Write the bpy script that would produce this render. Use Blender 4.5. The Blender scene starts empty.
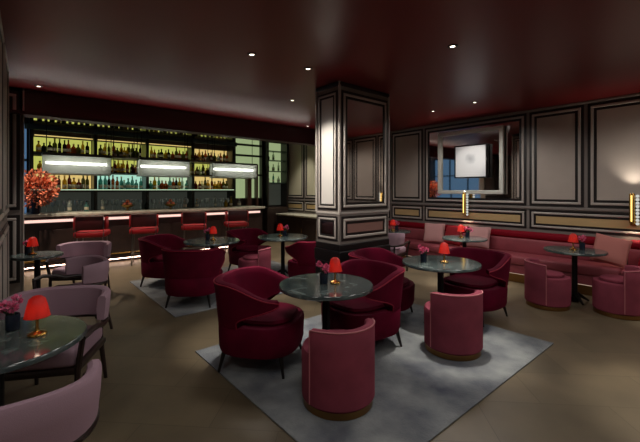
import bpy, bmesh, math, random
from mathutils import Vector, Matrix
random.seed(7)
R = math.radians
PI = math.pi
SC = bpy.context.scene
COL = SC.collection

# ------------------------------------------------------------------ materials
def lin(c):
    out = []
    for v in c:
        v = v / 255.0
        out.append(v / 12.92 if v <= 0.04045 else ((v + 0.055) / 1.055) ** 2.4)
    return tuple(out) + (1.0,)

def newmat(name):
    m = bpy.data.materials.new(name)
    m.use_nodes = True
    nt = m.node_tree
    return m, nt, nt.nodes['Principled BSDF'], nt.nodes['Material Output']

def mat(name, c, rough=0.5, metal=0.0, sheen=0.0, coat=0.0, spec=0.5, noise=0.0, nscale=8.0, bump=0.0, bscale=200.0):
    m, nt, b, o = newmat(name)
    b.inputs['Base Color'].default_value = lin(c)
    b.inputs['Roughness'].default_value = rough
    b.inputs['Metallic'].default_value = metal
    b.inputs['Specular IOR Level'].default_value = spec
    if sheen:
        b.inputs['Sheen Weight'].default_value = sheen
        b.inputs['Sheen Roughness'].default_value = 0.4
        b.inputs['Sheen Tint'].default_value = lin([min(255, v * 1.5 + 30) for v in c])
    if coat:
        b.inputs['Coat Weight'].default_value = coat
        b.inputs['Coat Roughness'].default_value = 0.08
    if noise or bump:
        tc = nt.nodes.new('ShaderNodeTexCoord')
    if noise:
        n = nt.nodes.new('ShaderNodeTexNoise'); n.inputs['Scale'].default_value = nscale
        n.inputs['Detail'].default_value = 5
        r = nt.nodes.new('ShaderNodeValToRGB')
        a = lin([v * (1 - noise) for v in c]); d = lin([min(255, v * (1 + noise)) for v in c])
        r.color_ramp.elements[0].position = 0.3; r.color_ramp.elements[0].color = a
        r.color_ramp.elements[1].position = 0.7; r.color_ramp.elements[1].color = d
        nt.links.new(tc.outputs['Object'], n.inputs['Vector'])
        nt.links.new(n.outputs['Fac'], r.inputs['Fac'])
        nt.links.new(r.outputs['Color'], b.inputs['Base Color'])
    if bump:
        n2 = nt.nodes.new('ShaderNodeTexNoise'); n2.inputs['Scale'].default_value = bscale
        bp = nt.nodes.new('ShaderNodeBump'); bp.inputs['Strength'].default_value = bump
        bp.inputs['Distance'].default_value = 0.01
        nt.links.new(tc.outputs['Object'], n2.inputs['Vector'])
        nt.links.new(n2.outputs['Fac'], bp.inputs['Height'])
        nt.links.new(bp.outputs['Normal'], b.inputs['Normal'])
    return m

def emit(name, c, strength):
    m, nt, b, o = newmat(name)
    b.inputs['Base Color'].default_value = (0.02, 0.02, 0.02, 1)
    b.inputs['Emission Color'].default_value = lin(c)
    b.inputs['Emission Strength'].default_value = strength
    return m

def seethrough(name, c, keep=0.5, rough=0.1, tint=None, emis=None):
    """coloured glass: part clear, part glossy coloured body"""
    m, nt, b, o = newmat(name)
    b.inputs['Base Color'].default_value = lin(c)
    b.inputs['Roughness'].default_value = rough
    if emis:
        b.inputs['Emission Color'].default_value = lin(c); b.inputs['Emission Strength'].default_value = emis
    t = nt.nodes.new('ShaderNodeBsdfTransparent')
    t.inputs['Color'].default_value = lin(tint or c)
    mx = nt.nodes.new('ShaderNodeMixShader'); mx.inputs['Fac'].default_value = keep
    nt.links.new(t.outputs[0], mx.inputs[1]); nt.links.new(b.outputs[0], mx.inputs[2])
    nt.links.new(mx.outputs[0], o.inputs['Surface'])
    return m

def mat_floor():
    m, nt, b, o = newmat('floor_planks')
    tc = nt.nodes.new('ShaderNodeTexCoord'); mp = nt.nodes.new('ShaderNodeMapping')
    mp.inputs['Rotation'].default_value = (0, 0, R(45))
    br = nt.nodes.new('ShaderNodeTexBrick')
    br.inputs['Scale'].default_value = 1.0
    br.inputs['Brick Width'].default_value = 0.92; br.inputs['Row Height'].default_value = 0.46
    br.inputs['Mortar Size'].default_value = 0.003; br.inputs['Mortar Smooth'].default_value = 0.3
    br.inputs['Color1'].default_value = lin((116, 103, 82)); br.inputs["Color2"].default_value = lin((102, 91, 72))
    br.inputs['Mortar'].default_value = lin((84, 75, 58))
    n = nt.nodes.new('ShaderNodeTexNoise'); n.inputs['Scale'].default_value = 2.2; n.inputs['Detail'].default_value = 8
    r = nt.nodes.new('ShaderNodeValToRGB')
    r.color_ramp.elements[0].position = .3; r.color_ramp.elements[0].color = (.62, .62, .6, 1)
    r.color_ramp.elements[1].position = .75; r.color_ramp.elements[1].color = (1.1, 1.08, 1.02, 1)
    mx = nt.nodes.new('ShaderNodeMix'); mx.data_type = 'RGBA'; mx.blend_type = 'MULTIPLY'
    mx.inputs['Factor'].default_value = 0.8
    nt.links.new(tc.outputs['Object'], mp.inputs['Vector']); nt.links.new(mp.outputs[0], br.inputs['Vector'])
    nt.links.new(tc.outputs['Object'], n.inputs['Vector']); nt.links.new(n.outputs['Fac'], r.inputs['Fac'])
    nt.links.new(br.outputs['Color'], mx.inputs[6]); nt.links.new(r.outputs['Color'], mx.inputs[7])
    nt.links.new(mx.outputs[2], b.inputs['Base Color'])
    b.inputs['Roughness'].default_value = 0.42
    return m

def mat_rug():
    m, nt, b, o = newmat('rug_pile')
    tc = nt.nodes.new('ShaderNodeTexCoord')
    n = nt.nodes.new('ShaderNodeTexNoise'); n.inputs['Scale'].default_value = 2.6; n.inputs['Detail'].default_value = 6
    r = nt.nodes.new('ShaderNodeValToRGB')
    e = r.color_ramp.elements
    e[0].position = .3; e[0].color = lin((74, 78, 90)); e[1].position = .72; e[1].color = lin((148, 152, 150))
    n2 = nt.nodes.new('ShaderNodeTexNoise'); n2.inputs['Scale'].default_value = 60; n2.inputs['Detail'].default_value = 4
    bp = nt.nodes.new('ShaderNodeBump'); bp.inputs['Strength'].default_value = .6; bp.inputs['Distance'].default_value = .01
    nt.links.new(tc.outputs['Object'], n.inputs['Vector']); nt.links.new(n.outputs['Fac'], r.inputs['Fac'])
    nt.links.new(r.outputs['Color'], b.inputs['Base Color'])
    nt.links.new(tc.outputs['Object'], n2.inputs['Vector']); nt.links.new(n2.outputs['Fac'], bp.inputs['Height'])
    nt.links.new(bp.outputs['Normal'], b.inputs['Normal'])
    b.inputs['Roughness'].default_value = 0.9
    return m

def mat_marble():
    m, nt, b, o = newmat('green_black_marble')
    tc = nt.nodes.new('ShaderNodeTexCoord')
    n = nt.nodes.new('ShaderNodeTexNoise'); n.inputs['Scale'].default_value = 5; n.inputs['Detail'].default_value = 9
    n.inputs['Distortion'].default_value = 1.6
    r = nt.nodes.new('ShaderNodeValToRGB'); e = r.color_ramp.elements
    e[0].position = .35; e[0].color = lin((52, 62, 63)); e[1].position = .7; e[1].color = lin((116, 128, 124))
    x = e.new(.55); x.color = lin((72, 84, 83))
    nt.links.new(tc.outputs['Object'], n.inputs['Vector']); nt.links.new(n.outputs['Fac'], r.inputs['Fac'])
    nt.links.new(r.outputs['Color'], b.inputs['Base Color'])
    b.inputs['Roughness'].default_value = 0.13
    b.inputs['Specular IOR Level'].default_value = 0.9
    return m

def mat_fluted():
    m, nt, b, o = newmat('fluted_glass')
    tc = nt.nodes.new('ShaderNodeTexCoord')
    w = nt.nodes.new('ShaderNodeTexWave'); w.inputs['Scale'].default_value = 9; w.bands_direction = 'X'
    bp = nt.nodes.new('ShaderNodeBump'); bp.inputs['Strength'].default_value = .08; bp.inputs['Distance'].default_value = .004
    nt.links.new(tc.outputs['Object'], w.inputs['Vector']); nt.links.new(w.outputs['Fac'], bp.inputs['Height'])
    b.inputs['Base Color'].default_value = lin((120, 124, 120)); b.inputs['Roughness'].default_value = .6
    nt.links.new(bp.outputs['Normal'], b.inputs['Normal'])
    t = nt.nodes.new('ShaderNodeBsdfTransparent'); t.inputs['Color'].default_value = (.9, .93, .9, 1)
    tr = nt.nodes.new('ShaderNodeBsdfTranslucent'); tr.inputs['Color'].default_value = (.85, .88, .85, 1)
    m1 = nt.nodes.new('ShaderNodeMixShader'); m1.inputs['Fac'].default_value = .28
    m2 = nt.nodes.new('ShaderNodeMixShader'); m2.inputs['Fac'].default_value = .2
    nt.links.new(t.outputs[0], m1.inputs[1]); nt.links.new(tr.outputs[0], m1.inputs[2])
    nt.links.new(m1.outputs[0], m2.inputs[1]); nt.links.new(b.outputs[0], m2.inputs[2])
    nt.links.new(m2.outputs[0], o.inputs['Surface'])
    return m

def mat_art():
    m, nt, b, o = newmat('pale_print')
    tc = nt.nodes.new('ShaderNodeTexCoord')
    g = nt.nodes.new('ShaderNodeVectorMath'); g.operation = 'LENGTH'
    mp = nt.nodes.new('ShaderNodeMapping'); mp.inputs['Scale'].default_value = (0, 1, 1)
    mp.inputs['Location'].default_value = (0, 0, -.05)
    n = nt.nodes.new('ShaderNodeTexNoise'); n.inputs['Scale'].default_value = 9
    ad = nt.nodes.new('ShaderNodeMath'); ad.operation = 'MULTIPLY_ADD'; ad.inputs[1].default_value = .09
    r = nt.nodes.new('ShaderNodeValToRGB'); e = r.color_ramp.elements
    e[0].position = .05; e[0].color = lin((176, 179, 183)); e[1].position = .17; e[1].color = lin((222, 224, 226))
    x = e.new(.12); x.color = lin((200, 203, 206))
    nt.links.new(tc.outputs['Object'], mp.inputs['Vector']); nt.links.new(mp.outputs[0], g.inputs[0])
    nt.links.new(tc.outputs['Object'], n.inputs['Vector'])
    nt.links.new(n.outputs['Fac'], ad.inputs[0]); nt.links.new(g.outputs['Value'], ad.inputs[2])
    nt.links.new(ad.outputs[0], r.inputs['Fac']); nt.links.new(r.outputs['Color'], b.inputs['Base Color'])
    b.inputs['Roughness'].default_value = .6
    return m

def mat_shade():
    m, nt, b, o = newmat('red_lamp_shade')
    b.inputs['Base Color'].default_value = lin((176, 44, 38)); b.inputs['Roughness'].default_value = .5
    b.inputs['Emission Color'].default_value = lin((225, 40, 22)); b.inputs['Emission Strength'].default_value = .05
    tr = nt.nodes.new('ShaderNodeBsdfTranslucent'); tr.inputs['Color'].default_value = lin((255, 125, 108))
    mx = nt.nodes.new('ShaderNodeMixShader'); mx.inputs['Fac'].default_value = .4
    nt.links.new(b.outputs[0], mx.inputs[1]); nt.links.new(tr.outputs[0], mx.inputs[2])
    nt.links.new(mx.outputs[0], o.inputs['Surface'])
    return m

FLOOR = mat_floor(); RUG = mat_rug(); MARBLE = mat_marble(); FLUTED = mat_fluted(); ART = mat_art(); SHADE = mat_shade()
CEIL = mat('oxblood_lacquer', (110, 28, 30), .34, spec=.35)
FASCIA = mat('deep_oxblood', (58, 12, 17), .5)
WALLM = mat('taupe_paint', (126, 118, 112), .5)
BEAD = mat('pewter_bead', (182, 174, 166), .35, metal=.1)
DARKL = mat('dark_moulding', (26, 21, 20), .4)
FIELD = mat('taupe_fabric_panel', (176, 165, 155), .75, noise=.015, nscale=4)
FIELDG = mat('gilded_panel', (204, 176, 126), .42, metal=.2)
CREAMF = mat('cream_fabric_panel', (205, 200, 194), .7)
GREENF = mat('celadon_panel', (206, 202, 176), .6)
MIRROR = mat('mirror', (232, 226, 220), .03, metal=1.0)
ROSET = mat('rose_taupe_panel', (150, 112, 102), .45)
SMOKEM = mat('smoked_mirror', (120, 104, 98), .08, metal=1.0)
PLINTH = mat('ebony_plinth', (24, 21, 22), .35)
MAROON = mat('maroon_velvet', (86, 3, 32), .8, spec=.12, sheen=.03, noise=.1, nscale=5)
MAROOND = mat('maroon_piping', (134, 20, 44), .7, spec=.3)
ROSE = mat('rose_velvet', (130, 60, 74), .8, spec=.12, sheen=.05, noise=.07, nscale=5)
ROSEP = mat('rose_piping', (176, 104, 110), .75, sheen=.05)
ROSEB = mat('rose_leather', (148, 72, 80), .5, spec=.3, noise=.05, nscale=5)
CRIMS = mat('crimson_velvet', (126, 6, 28), .7, spec=.15)
LAV = mat('lavender_fabric', (158, 130, 142), .8, spec=.15, bump=.15, bscale=300)
WOOD = mat('dark_walnut', (40, 27, 24), .35, noise=.2, nscale=12)
LEGM = mat('black_wood', (18, 13, 13), .35)
BRASS = mat('brass', (190, 148, 78), .25, metal=1.0)
GOLDB = mat('antique_brass_band', (140, 104, 62), .35, metal=.9)
IRON = mat('black_iron', (24, 23, 24), .4, metal=.6)
STEEL = mat('brushed_steel', (150, 146, 142), .3, metal=1.0)
STONE = mat('pale_stone', (206, 204, 186), .25, noise=.08, nscale=10)
BARF = mat('bar_front_walnut', (52, 38, 34), .4, noise=.15, nscale=6)
REDL = mat('red_leather', (158, 20, 28), .42, sheen=.1)
REDLD = mat('dark_red_leather', (66, 9, 15), .45)
ORANGE = mat('rust_petals', (214, 118, 84), .7, noise=.25, nscale=14)
GREENL = mat('leaf_green', (60, 84, 52), .6)
PINKF = mat('pink_petals', (226, 112, 150), .7)
VASE = seethrough('smoked_blue_glass', (38, 48, 64), .7, .08)
WHITEC = mat('white_ceramic', (214, 206, 196), .4)
ROSEC = mat('blush_cushion', (178, 110, 102), .85, sheen=.2)
PALEC = mat('pale_pink_cushion', (192, 142, 140), .85, sheen=.2)
REDC = mat('red_cushion', (150, 26, 36), .85, sheen=.2)
SHELFM = mat('bronze_shelf', (40, 38, 32), .35, metal=.5)
TEAL = mat('teal_steel', (66, 84, 84), .3, metal=.5)
LITY = emit('backlit_olive_glass', (186, 190, 92), .95)
LITW = emit('backlit_pale_glass', (190, 216, 180), .95)
LITO = emit('backlit_amber_glass', (226, 196, 120), .9)
LITT = emit('backlit_aqua_glass', (170, 222, 200), .95)
LITD = emit('backlit_dim_glass', (110, 116, 104), .15)
LITG = emit('backlit_green_glass', (184, 204, 150), .6)
LEDW = emit('led_tube', (255, 250, 238), 12.0)
LEDP = emit('blush_led', (255, 208, 194), 1.2)
LEDF = emit('foot_led', (255, 210, 186), 5.0)
LENS = emit('downlight_lens', (255, 236, 210), 7.0)
BULB = emit('lamp_bulb', (255, 160, 90), 3.2)
BLUE = emit('dusk_glass', (78, 112, 146), .8)
BRONZE = mat('red_brown_post', (78, 46, 36), .4)
CLEAR = seethrough('clear_glass', (215, 222, 220), .5, .05, (235, 240, 238))

# ------------------------------------------------------------------ mesh helpers
class MB:
    def __init__(s): s.bm = bmesh.new()
    def _fin(s, geom, mi):
        for f in {f for v in geom for f in v.link_faces}: f.material_index = mi
    def box(s, c, d, mi=0, rz=0.0, bev=0.0, mtx=None, seg=2):
        M = (mtx or Matrix()) @ Matrix.Translation(c) @ Matrix.Rotation(rz, 4, 'Z') @ Matrix.Diagonal((d[0], d[1], d[2], 1))
        t = bmesh.new(); bmesh.ops.create_cube(t, size=1.0)
        bmesh.ops.transform(t, matrix=M, verts=t.verts)
        if bev: bmesh.ops.bevel(t, geom=t.edges[:], offset=bev, segments=seg, affect='EDGES', profile=.5)
        for f in t.faces: f.material_index = mi
        me = bpy.data.meshes.new('t'); t.to_mesh(me); t.free(); s.bm.from_mesh(me); bpy.data.meshes.remove(me)
        return s
    def lathe(s, prof, c=(0, 0, 0), seg=32, mi=0, mtx=None):
        M = (mtx or Matrix()) @ Matrix.Translation(c)
        rings = []
        for r, z in prof:
            if r < 1e-5: rings.append([s.bm.verts.new(M @ Vector((0, 0, z)))])
            else: rings.append([s.bm.verts.new(M @ Vector((r * math.cos(2 * PI * k / seg), r * math.sin(2 * PI * k / seg), z))) for k in range(seg)])
        for a, b in zip(rings, rings[1:]):
            for k in range(seg):
                k2 = (k + 1) % seg
                if len(a) == 1 and len(b) == 1: continue
                if len(a) == 1: f = s.bm.faces.new((a[0], b[k2], b[k]))
                elif len(b) == 1: f = s.bm.faces.new((a[k], a[k2], b[0]))
                else: f = s.bm.faces.new((a[k], a[k2], b[k2], b[k]))
                f.material_index = mi
        return s
    def tube(s, pts, r, seg=8, mi=0, closed=False):
        pts = [Vector(p) for p in pts]; n = len(pts); rings = []
        rr = r if isinstance(r, (list, tuple)) else [r] * n
        up = Vector((0, 0, 1))
        for i, p in enumerate(pts):
            if closed: d = pts[(i + 1) % n] - pts[i - 1]
            else: d = pts[min(i + 1, n - 1)] - pts[max(i - 1, 0)]
            d.normalize()
            a = d.cross(up)
            if a.length < 1e-3: a = Vector((1, 0, 0))
            a.normalize(); b = a.cross(d)
            rings.append([s.bm.verts.new(p + rr[i] * (math.cos(2 * PI * k / seg) * a + math.sin(2 * PI * k / seg) * b)) for k in range(seg)])
        pairs = list(zip(rings, rings[1:])) + ([(rings[-1], rings[0])] if closed else [])
        for a, b in pairs:
            for k in range(seg):
                f = s.bm.faces.new((a[k], a[(k + 1) % seg], b[(k + 1) % seg], b[k])); f.material_index = mi
        if not closed:
            for q in (rings[0][::-1], rings[-1]):
                f = s.bm.faces.new(q); f.material_index = mi
        return s
    def grid(s, P, mi=0, caps=True, wrap=False):
        """P[i][j]: columns i, each a loop over j (closed); ends capped"""
        V = [[s.bm.verts.new(p) for p in colm] for colm in P]
        m = len(V[0])
        for a, b in zip(V, V[1:]):
            for j in range(m):
                j2 = (j + 1) % m
                f = s.bm.faces.new((a[j], b[j], b[j2], a[j2])); f.material_index = mi
        if caps:
            for q in (V[0], V[-1][::-1]):
                f = s.bm.faces.new(q); f.material_index = mi
        return s
    def sphere(s, c, r, mi=0, seg=12, sc=(1, 1, 1), rot=None):
        g = bmesh.ops.create_uvsphere(s.bm, u_segments=seg, v_segments=max(6, seg // 2), radius=r,
            matrix=Matrix.Translation(c) @ (rot or Matrix()) @ Matrix.Diagonal((*sc, 1)))
        s._fin(g['verts'], mi); return s
    def leaf(s, c, d, L, w, mi=0):
        """a small folded petal / leaf from c along d"""
        d = Vector(d).normalized(); a = d.cross(Vector((random.uniform(-1, 1), random.uniform(-1, 1), random.uniform(-1, 1))))
        if a.length < 1e-3: a = Vector((1, 0, 0))
        a.normalize(); n = a.cross(d); c = Vector(c)
        v = [s.bm.verts.new(p) for p in (c, c + d * L * .5 + a * w + n * w * .35, c + d * L, c + d * L * .5 - a * w + n * w * .35)]
        for q in ((v[0], v[1], v[2]), (v[0], v[2], v[3])):
            f = s.bm.faces.new(q); f.material_index = mi
        return s
    def build(s, name, mats, parent=None, smooth=True, loc=None, rz=0.0, sub=0):
        bmesh.ops.recalc_face_normals(s.bm, faces=s.bm.faces[:])
        me = bpy.data.meshes.new(name); s.bm.to_mesh(me); s.bm.free()
        for m in (mats if isinstance(mats, (list, tuple)) else [mats]): me.materials.append(m)
        if smooth:
            me.polygons.foreach_set('use_smooth', [True] * len(me.polygons))
            me.set_sharp_from_angle(angle=R(38))
        o = bpy.data.objects.new(name, me); COL.objects.link(o)
        if parent: o.parent = parent
        if loc is not None: o.location = loc
        o.rotation_euler.z = rz
        if sub:
            md = o.modifiers.new('sub', 'SUBSURF'); md.levels = sub; md.render_levels = sub
        return o

def thing(name, label, cat, loc=(0, 0, 0), rz=0.0, group=None):
    o = bpy.data.objects.new(name, None); COL.objects.link(o)
    o.empty_display_size = .1; o.location = loc; o.rotation_euler.z = rz
    return tag(o, label, cat, group)
def tag(o, label, cat, group=None):
    o['label'] = label; o['category'] = cat
    if group: o['group'] = group
    return o
def struct(o):
    o['kind'] = 'structure'; return o
def kids(o): return [c for c in bpy.data.objects if c.parent == o]
def dup(o, loc=None, rz=None, label=None, group=None, parent=None, top=True):
    c = o.copy(); COL.objects.link(c)
    if parent: c.parent = parent
    for ch in kids(o): dup(ch, parent=c, top=False)
    if top:
        c.location = loc; c.rotation_euler.z = rz or 0.0
        if label: c['label'] = label
        if group: c['group'] = group
    return c
def light(name, kind, loc, power, color=(1, .9, .78), parent=None, **kw):
    d = bpy.data.lights.new(name, kind); d.energy = power; d.color = color
    for k, v in kw.items(): setattr(d, k, v)
    o = bpy.data.objects.new(name, d); COL.objects.link(o); o.location = loc
    if parent: o.parent = parent
    return o

# ------------------------------------------------------------------ camera
CH = 1.55
cam = bpy.data.cameras.new('camera'); co = bpy.data.objects.new('camera', cam); COL.objects.link(co)
co.location = (0, 0, CH); co.rotation_euler = (PI / 2, 0, -math.atan2(307, 363))
cam.sensor_width = 36; cam.lens = 363 / 640 * 36; cam.shift_y = -31 / 640; cam.clip_start = .05
SC.camera = co

# ------------------------------------------------------------------ setting
XR, YB, XL, YF = 7.05, 10.2, -1.5, -2.6
HC = 2.98; HB = 3.4; YH = 6.62
fl = struct(MB().box(((XL + XR) / 2, (YB + YF) / 2, -.05), (XR - XL + .4, YB - YF + .4, .1)).build('floor', FLOOR, smooth=False))
c = MB()
c.box(((XL + XR) / 2, (YH + YF) / 2, HC + .05), (XR - XL + .4, YH - YF, .1))
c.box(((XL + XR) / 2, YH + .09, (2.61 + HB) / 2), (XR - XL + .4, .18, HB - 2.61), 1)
c.box(((XL + XR) / 2, (YH + .18 + YB) / 2, HB + .05), (XR - XL + .4, YB - YH, .1))
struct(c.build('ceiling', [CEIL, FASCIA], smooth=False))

tr = MB()
tr.box((2.55, YH - .045, 2.617), (5.5, .09, .014)); tr.box((2.55, YH - .084, 2.638), (5.5, .012, .034))
struct(tr.build('added_light_trough', FASCIA, smooth=False))  # added trough, shaped so its lip hides the ceiling wash lamp
cl = light('added_ceiling_wash', 'AREA', (2.55, YH - .045, 2.643), 9, (1, .88, .80), shape='RECTANGLE', size=5.3, size_y=.02)  # made-up lamp giving the ceiling its band of glow
cl.rotation_euler = Vector((0, -1, .02)).to_track_quat('-Z', 'Y').to_euler()

def panel(wall, O, u, n, u0, u1, z0, z1, field, w=.04, thick=.02, bead=BEAD, dark=DARKL):
    """moulded panel: dark line, pewter bead, dark line, field"""
    O = Vector(O); u = Vector(u); n = Vector(n)
    M = Matrix(((u.x, n.x, 0, O.x), (u.y, n.y, 0, O.y), (0, 0, 1, O.z), (0, 0, 0, 1)))
    m = MB()
    for k, (mi, t) in enumerate(((1, thick * .35), (0, thick), (1, thick * .5))):
        a0, a1, b0, b1 = u0 + k * w, u1 - k * w, z0 + k * w, z1 - k * w
        bv = w * .3 if mi == 0 else 0
        m.box(((a0 + a1) / 2, t / 2, b0 + w / 2), (a1 - a0, t, w), mi, mtx=M, bev=min(bv, t * .45))
        m.box(((a0 + a1) / 2, t / 2, b1 - w / 2), (a1 - a0, t, w), mi, mtx=M, bev=min(bv, t * .45))
        m.box((a0 + w / 2, t / 2, (b0 + b1) / 2), (w, t, b1 - b0 - 2 * w), mi, mtx=M, bev=min(bv, t * .45))
        m.box((a1 - w / 2, t / 2, (b0 + b1) / 2), (w, t, b1 - b0 - 2 * w), mi, mtx=M, bev=min(bv, t * .45))
    m.build('moulding', [bead, dark], wall, smooth=False)
    f = MB().box(((u0 + u1) / 2, .003, (z0 + z1) / 2), (u1 - u0 - 6 * w, .006, z1 - z0 - 6 * w), mtx=M)
    return f.build('panel', field, wall, smooth=False)

# right wall (faces -X)
wr = struct(MB().box((XR + .1, (YB + YF) / 2, HB / 2), (.2, YB - YF + .4, HB)).build('wall_right', WALLM, smooth=False))
ys = [-2.5, -1.6, -.7, .0, .84, 1.70, 2.56]
for a, b in zip(ys, ys[1:]): panel(wr, (XR, 0, 0), (0, 1, 0), (-1, 0, 0), a + .025, b - .025, 1.27, 2.93, FIELD)
panel(wr, (XR, 0, 0), (0, 1, 0), (-1, 0, 0), 2.585, 4.695, 1.27, 2.93, MIRROR)
ys = [4.72, 5.65, 6.58, 7.5, 8.3, 9.1, 10.1]
for a, b in zip(ys, ys[1:]): panel(wr, (XR, 0, 0), (0, 1, 0), (-1, 0, 0), a + .025, b - .025, 1.27, 2.93 if a < 6 else 3.25, FIELD if a < 6 else GREENF)
for a, b in ((-2.5, .3), (.3, 2.56), (2.56, 4.72), (4.72, 5.65), (5.65, 7.5), (7.5, 9.1), (9.1, 10.1)):
    panel(wr, (XR, 0, 0), (0, 1, 0), (-1, 0, 0), a + .025, b - .025, .86, 1.2, FIELDG, w=.035)
MB().box((XR - .014, (YF + YB) / 2, 1.235), (.028, YB - YF, .04), bev=.006).build('dado_rail', WALLM, wr, smooth=False)
MB().box((XR - .02, (YF + YH) / 2, HC - .02), (.04, YH - YF, .035), bev=.008).build('cornice', WALLM, wr, smooth=False)

# back wall, left wall, front wall
wb = struct(MB().box(((XL + XR) / 2, YB + .1, HB / 2), (XR - XL + .4, .2, HB)).build('wall_back', BARF, smooth=False))
wl = struct(MB().box((XL - .1, (YB + YF) / 2, HB / 2), (.2, YB - YF, HB)).build('wall_left', WALLM, smooth=False))
wf = struct(MB().box(((XL + XR) / 2, YF - .1, HB / 2), (XR - XL + .4, .2, HB)).build('wall_front', WALLM, smooth=False))
k = XL + .1
while k < XR - .9:
    panel(wf, (0, YF, 0), (1, 0, 0), (0, 1, 0), k, k + .95, 1.27, 2.93, FIELD)
    panel(wf, (0, YF, 0), (1, 0, 0), (0, 1, 0), k, k + .95, .25, 1.2, FIELD)
    k += 1.02
for a in (-2.3, -1.1, .1, 1.3):
    panel(wl, (XL, 0, 0), (0, 1, 0), (1, 0, 0), a, a + 1.1, 1.27, 2.93, FIELD)
    panel(wl, (XL, 0, 0), (0, 1, 0), (1, 0, 0), a, a + 1.1, .25, 1.2, FIELD)

# panelled screen wall at the left
p0 = Vector((-.10, 3.32, 0)); p1 = Vector((-.05, 5.35, 0)); dd = (p1 - p0); Ls = dd.length; dd.normalize(); nn = Vector((dd.y, -dd.x, 0))
M = Matrix(((dd.x, nn.x, 0, p0.x), (dd.y, nn.y, 0, p0.y), (0, 0, 1, 0), (0, 0, 0, 1)))
ws = struct(MB().box((Ls / 2, -.09, HC / 2), (Ls, .18, HC), mtx=M).build('wall_partition', WALLM, smooth=False))
q = 2
for i in range(q):
    a = Ls * i / q + .03; b = Ls * (i + 1) / q - .03
    panel(ws, p0, dd, nn, a, b, 1.27, 2.93, FIELD); panel(ws, p0, dd, nn, a, b, .25, 1.2, FIELD)
w1 = struct(MB().box((-.78, 3.4, HC / 2), (1.35, .16, HC)).build('wall_return', WALLM, smooth=False))
w2 = struct(MB().box(((XL + .105) / 2, 6.70, HC / 2), (.105 - XL, .16, HC)).build('wall_return', WALLM, smooth=False))
panel(w2, (0, 6.62, 0), (1, 0, 0), (0, -1, 0), -.95, .075, 1.27, 2.93, FIELD)
panel(w2, (0, 6.62, 0), (1, 0, 0), (0, -1, 0), -.95, .075, .25, 1.2, FIELD)
MB().box((.112, 6.70, HC / 2), (.02, .20, HC), bev=.006).build('trim', BEAD, w2, smooth=False)
# dusk-blue windows at the bar's left end
def window(name, c, d, nx, axis):
    o = struct(MB().box(c, d).build(name, BLUE, smooth=False))
    m = MB()
    for i in range(nx + 1):
        if axis == 'y': m.box((c[0] + .03, c[1] - d[1] / 2 + d[1] * i / nx, c[2]), (.06, .05, d[2]))
        else: m.box((c[0] - d[0] / 2 + d[0] * i / nx, c[1] - .03, c[2]), (.05, .06, d[2]))
    for z in (-.5, .18, .5):
        if axis == 'y': m.box((c[0] + .03, c[1], c[2] + d[2] * z), (.05, d[1] + .05, .05))
        else: m.box((c[0], c[1] - .03, c[2] + d[2] * z), (d[0] + .05, .05, .05))
    m.build('window_frame', DARKL, o, smooth=False)
window('window_1', (XL + .02, 8.5, 1.75), (.04, 2.6, 2.5), 3, 'y')
window('window_2', (-.6, YB - .02, 1.75), (1.7, .04, 2.5), 2, 'x')

# pillar
PX0, PX1, PY0, PY1 = 3.27, 4.27, 3.47, 3.94
pil = struct(MB().box(((PX0 + PX1) / 2, (PY0 + PY1) / 2, HC / 2), (PX1 - PX0, PY1 - PY0, HC)).build('pillar', WALLM, smooth=False))
for z0, z1, ml, mr in ((1.28, 2.87, CREAMF, MIRROR), (.87, 1.2, SMOKEM, SMOKEM)):
    panel(pil, (PX0, 0, 0), (0, 1, 0), (-1, 0, 0), PY0 + .035, PY1 - .03, z0, z1, ml, w=.027)
    panel(pil, (PX1, 0, 0), (0, 1, 0), (1, 0, 0), PY0 + .03, PY1 - .03, z0, z1, CREAMF, w=.027)
    panel(pil, (0, PY0, 0), (1, 0, 0), (0, -1, 0), PX0 + .03, PX1 - .03, z0, z1, mr if z0 > 1 else ROSET, w=.035)
    panel(pil, (0, PY1, 0), (1, 0, 0), (0, 1, 0), PX0 + .03, PX1 - .03, z0, z1, mr, w=.035)
m = MB(); cx, cy = (PX0 + PX1) / 2, (PY0 + PY1) / 2
for z, h, e in ((.06, .12, .05), (.2, .16, .035), (.43, .3, .015), (.66, .16, .025), (.785, .09, .012)):
    m.box((cx, cy, z), (PX1 - PX0 + 2 * e, PY1 - PY0 + 2 * e, h), bev=.012)
cs = MB()
for x in (PX0, PX1):
    for y in (PY0, PY1): cs.box((x, y, (.83 + HC - .06) / 2), (.03, .03, HC - .06 - .83), bev=.006, mtx=Matrix.Translation((0, 0, .83 / 2)))
cs.build('corner_strip', BEAD, pil, smooth=False)
m.build('plinth', PLINTH, pil, smooth=False)
MB().box((cx, cy, 1.24), (PX1 - PX0 + .02, PY1 - PY0 + .02, .03), bev=.006).build('dado_rail', BEAD, pil, smooth=False)
MB().box((cx, cy, HC - .03), (PX1 - PX0 + .03, PY1 - PY0 + .03, .06), bev=.01).build('cornice', PLINTH, pil, smooth=False)

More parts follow.
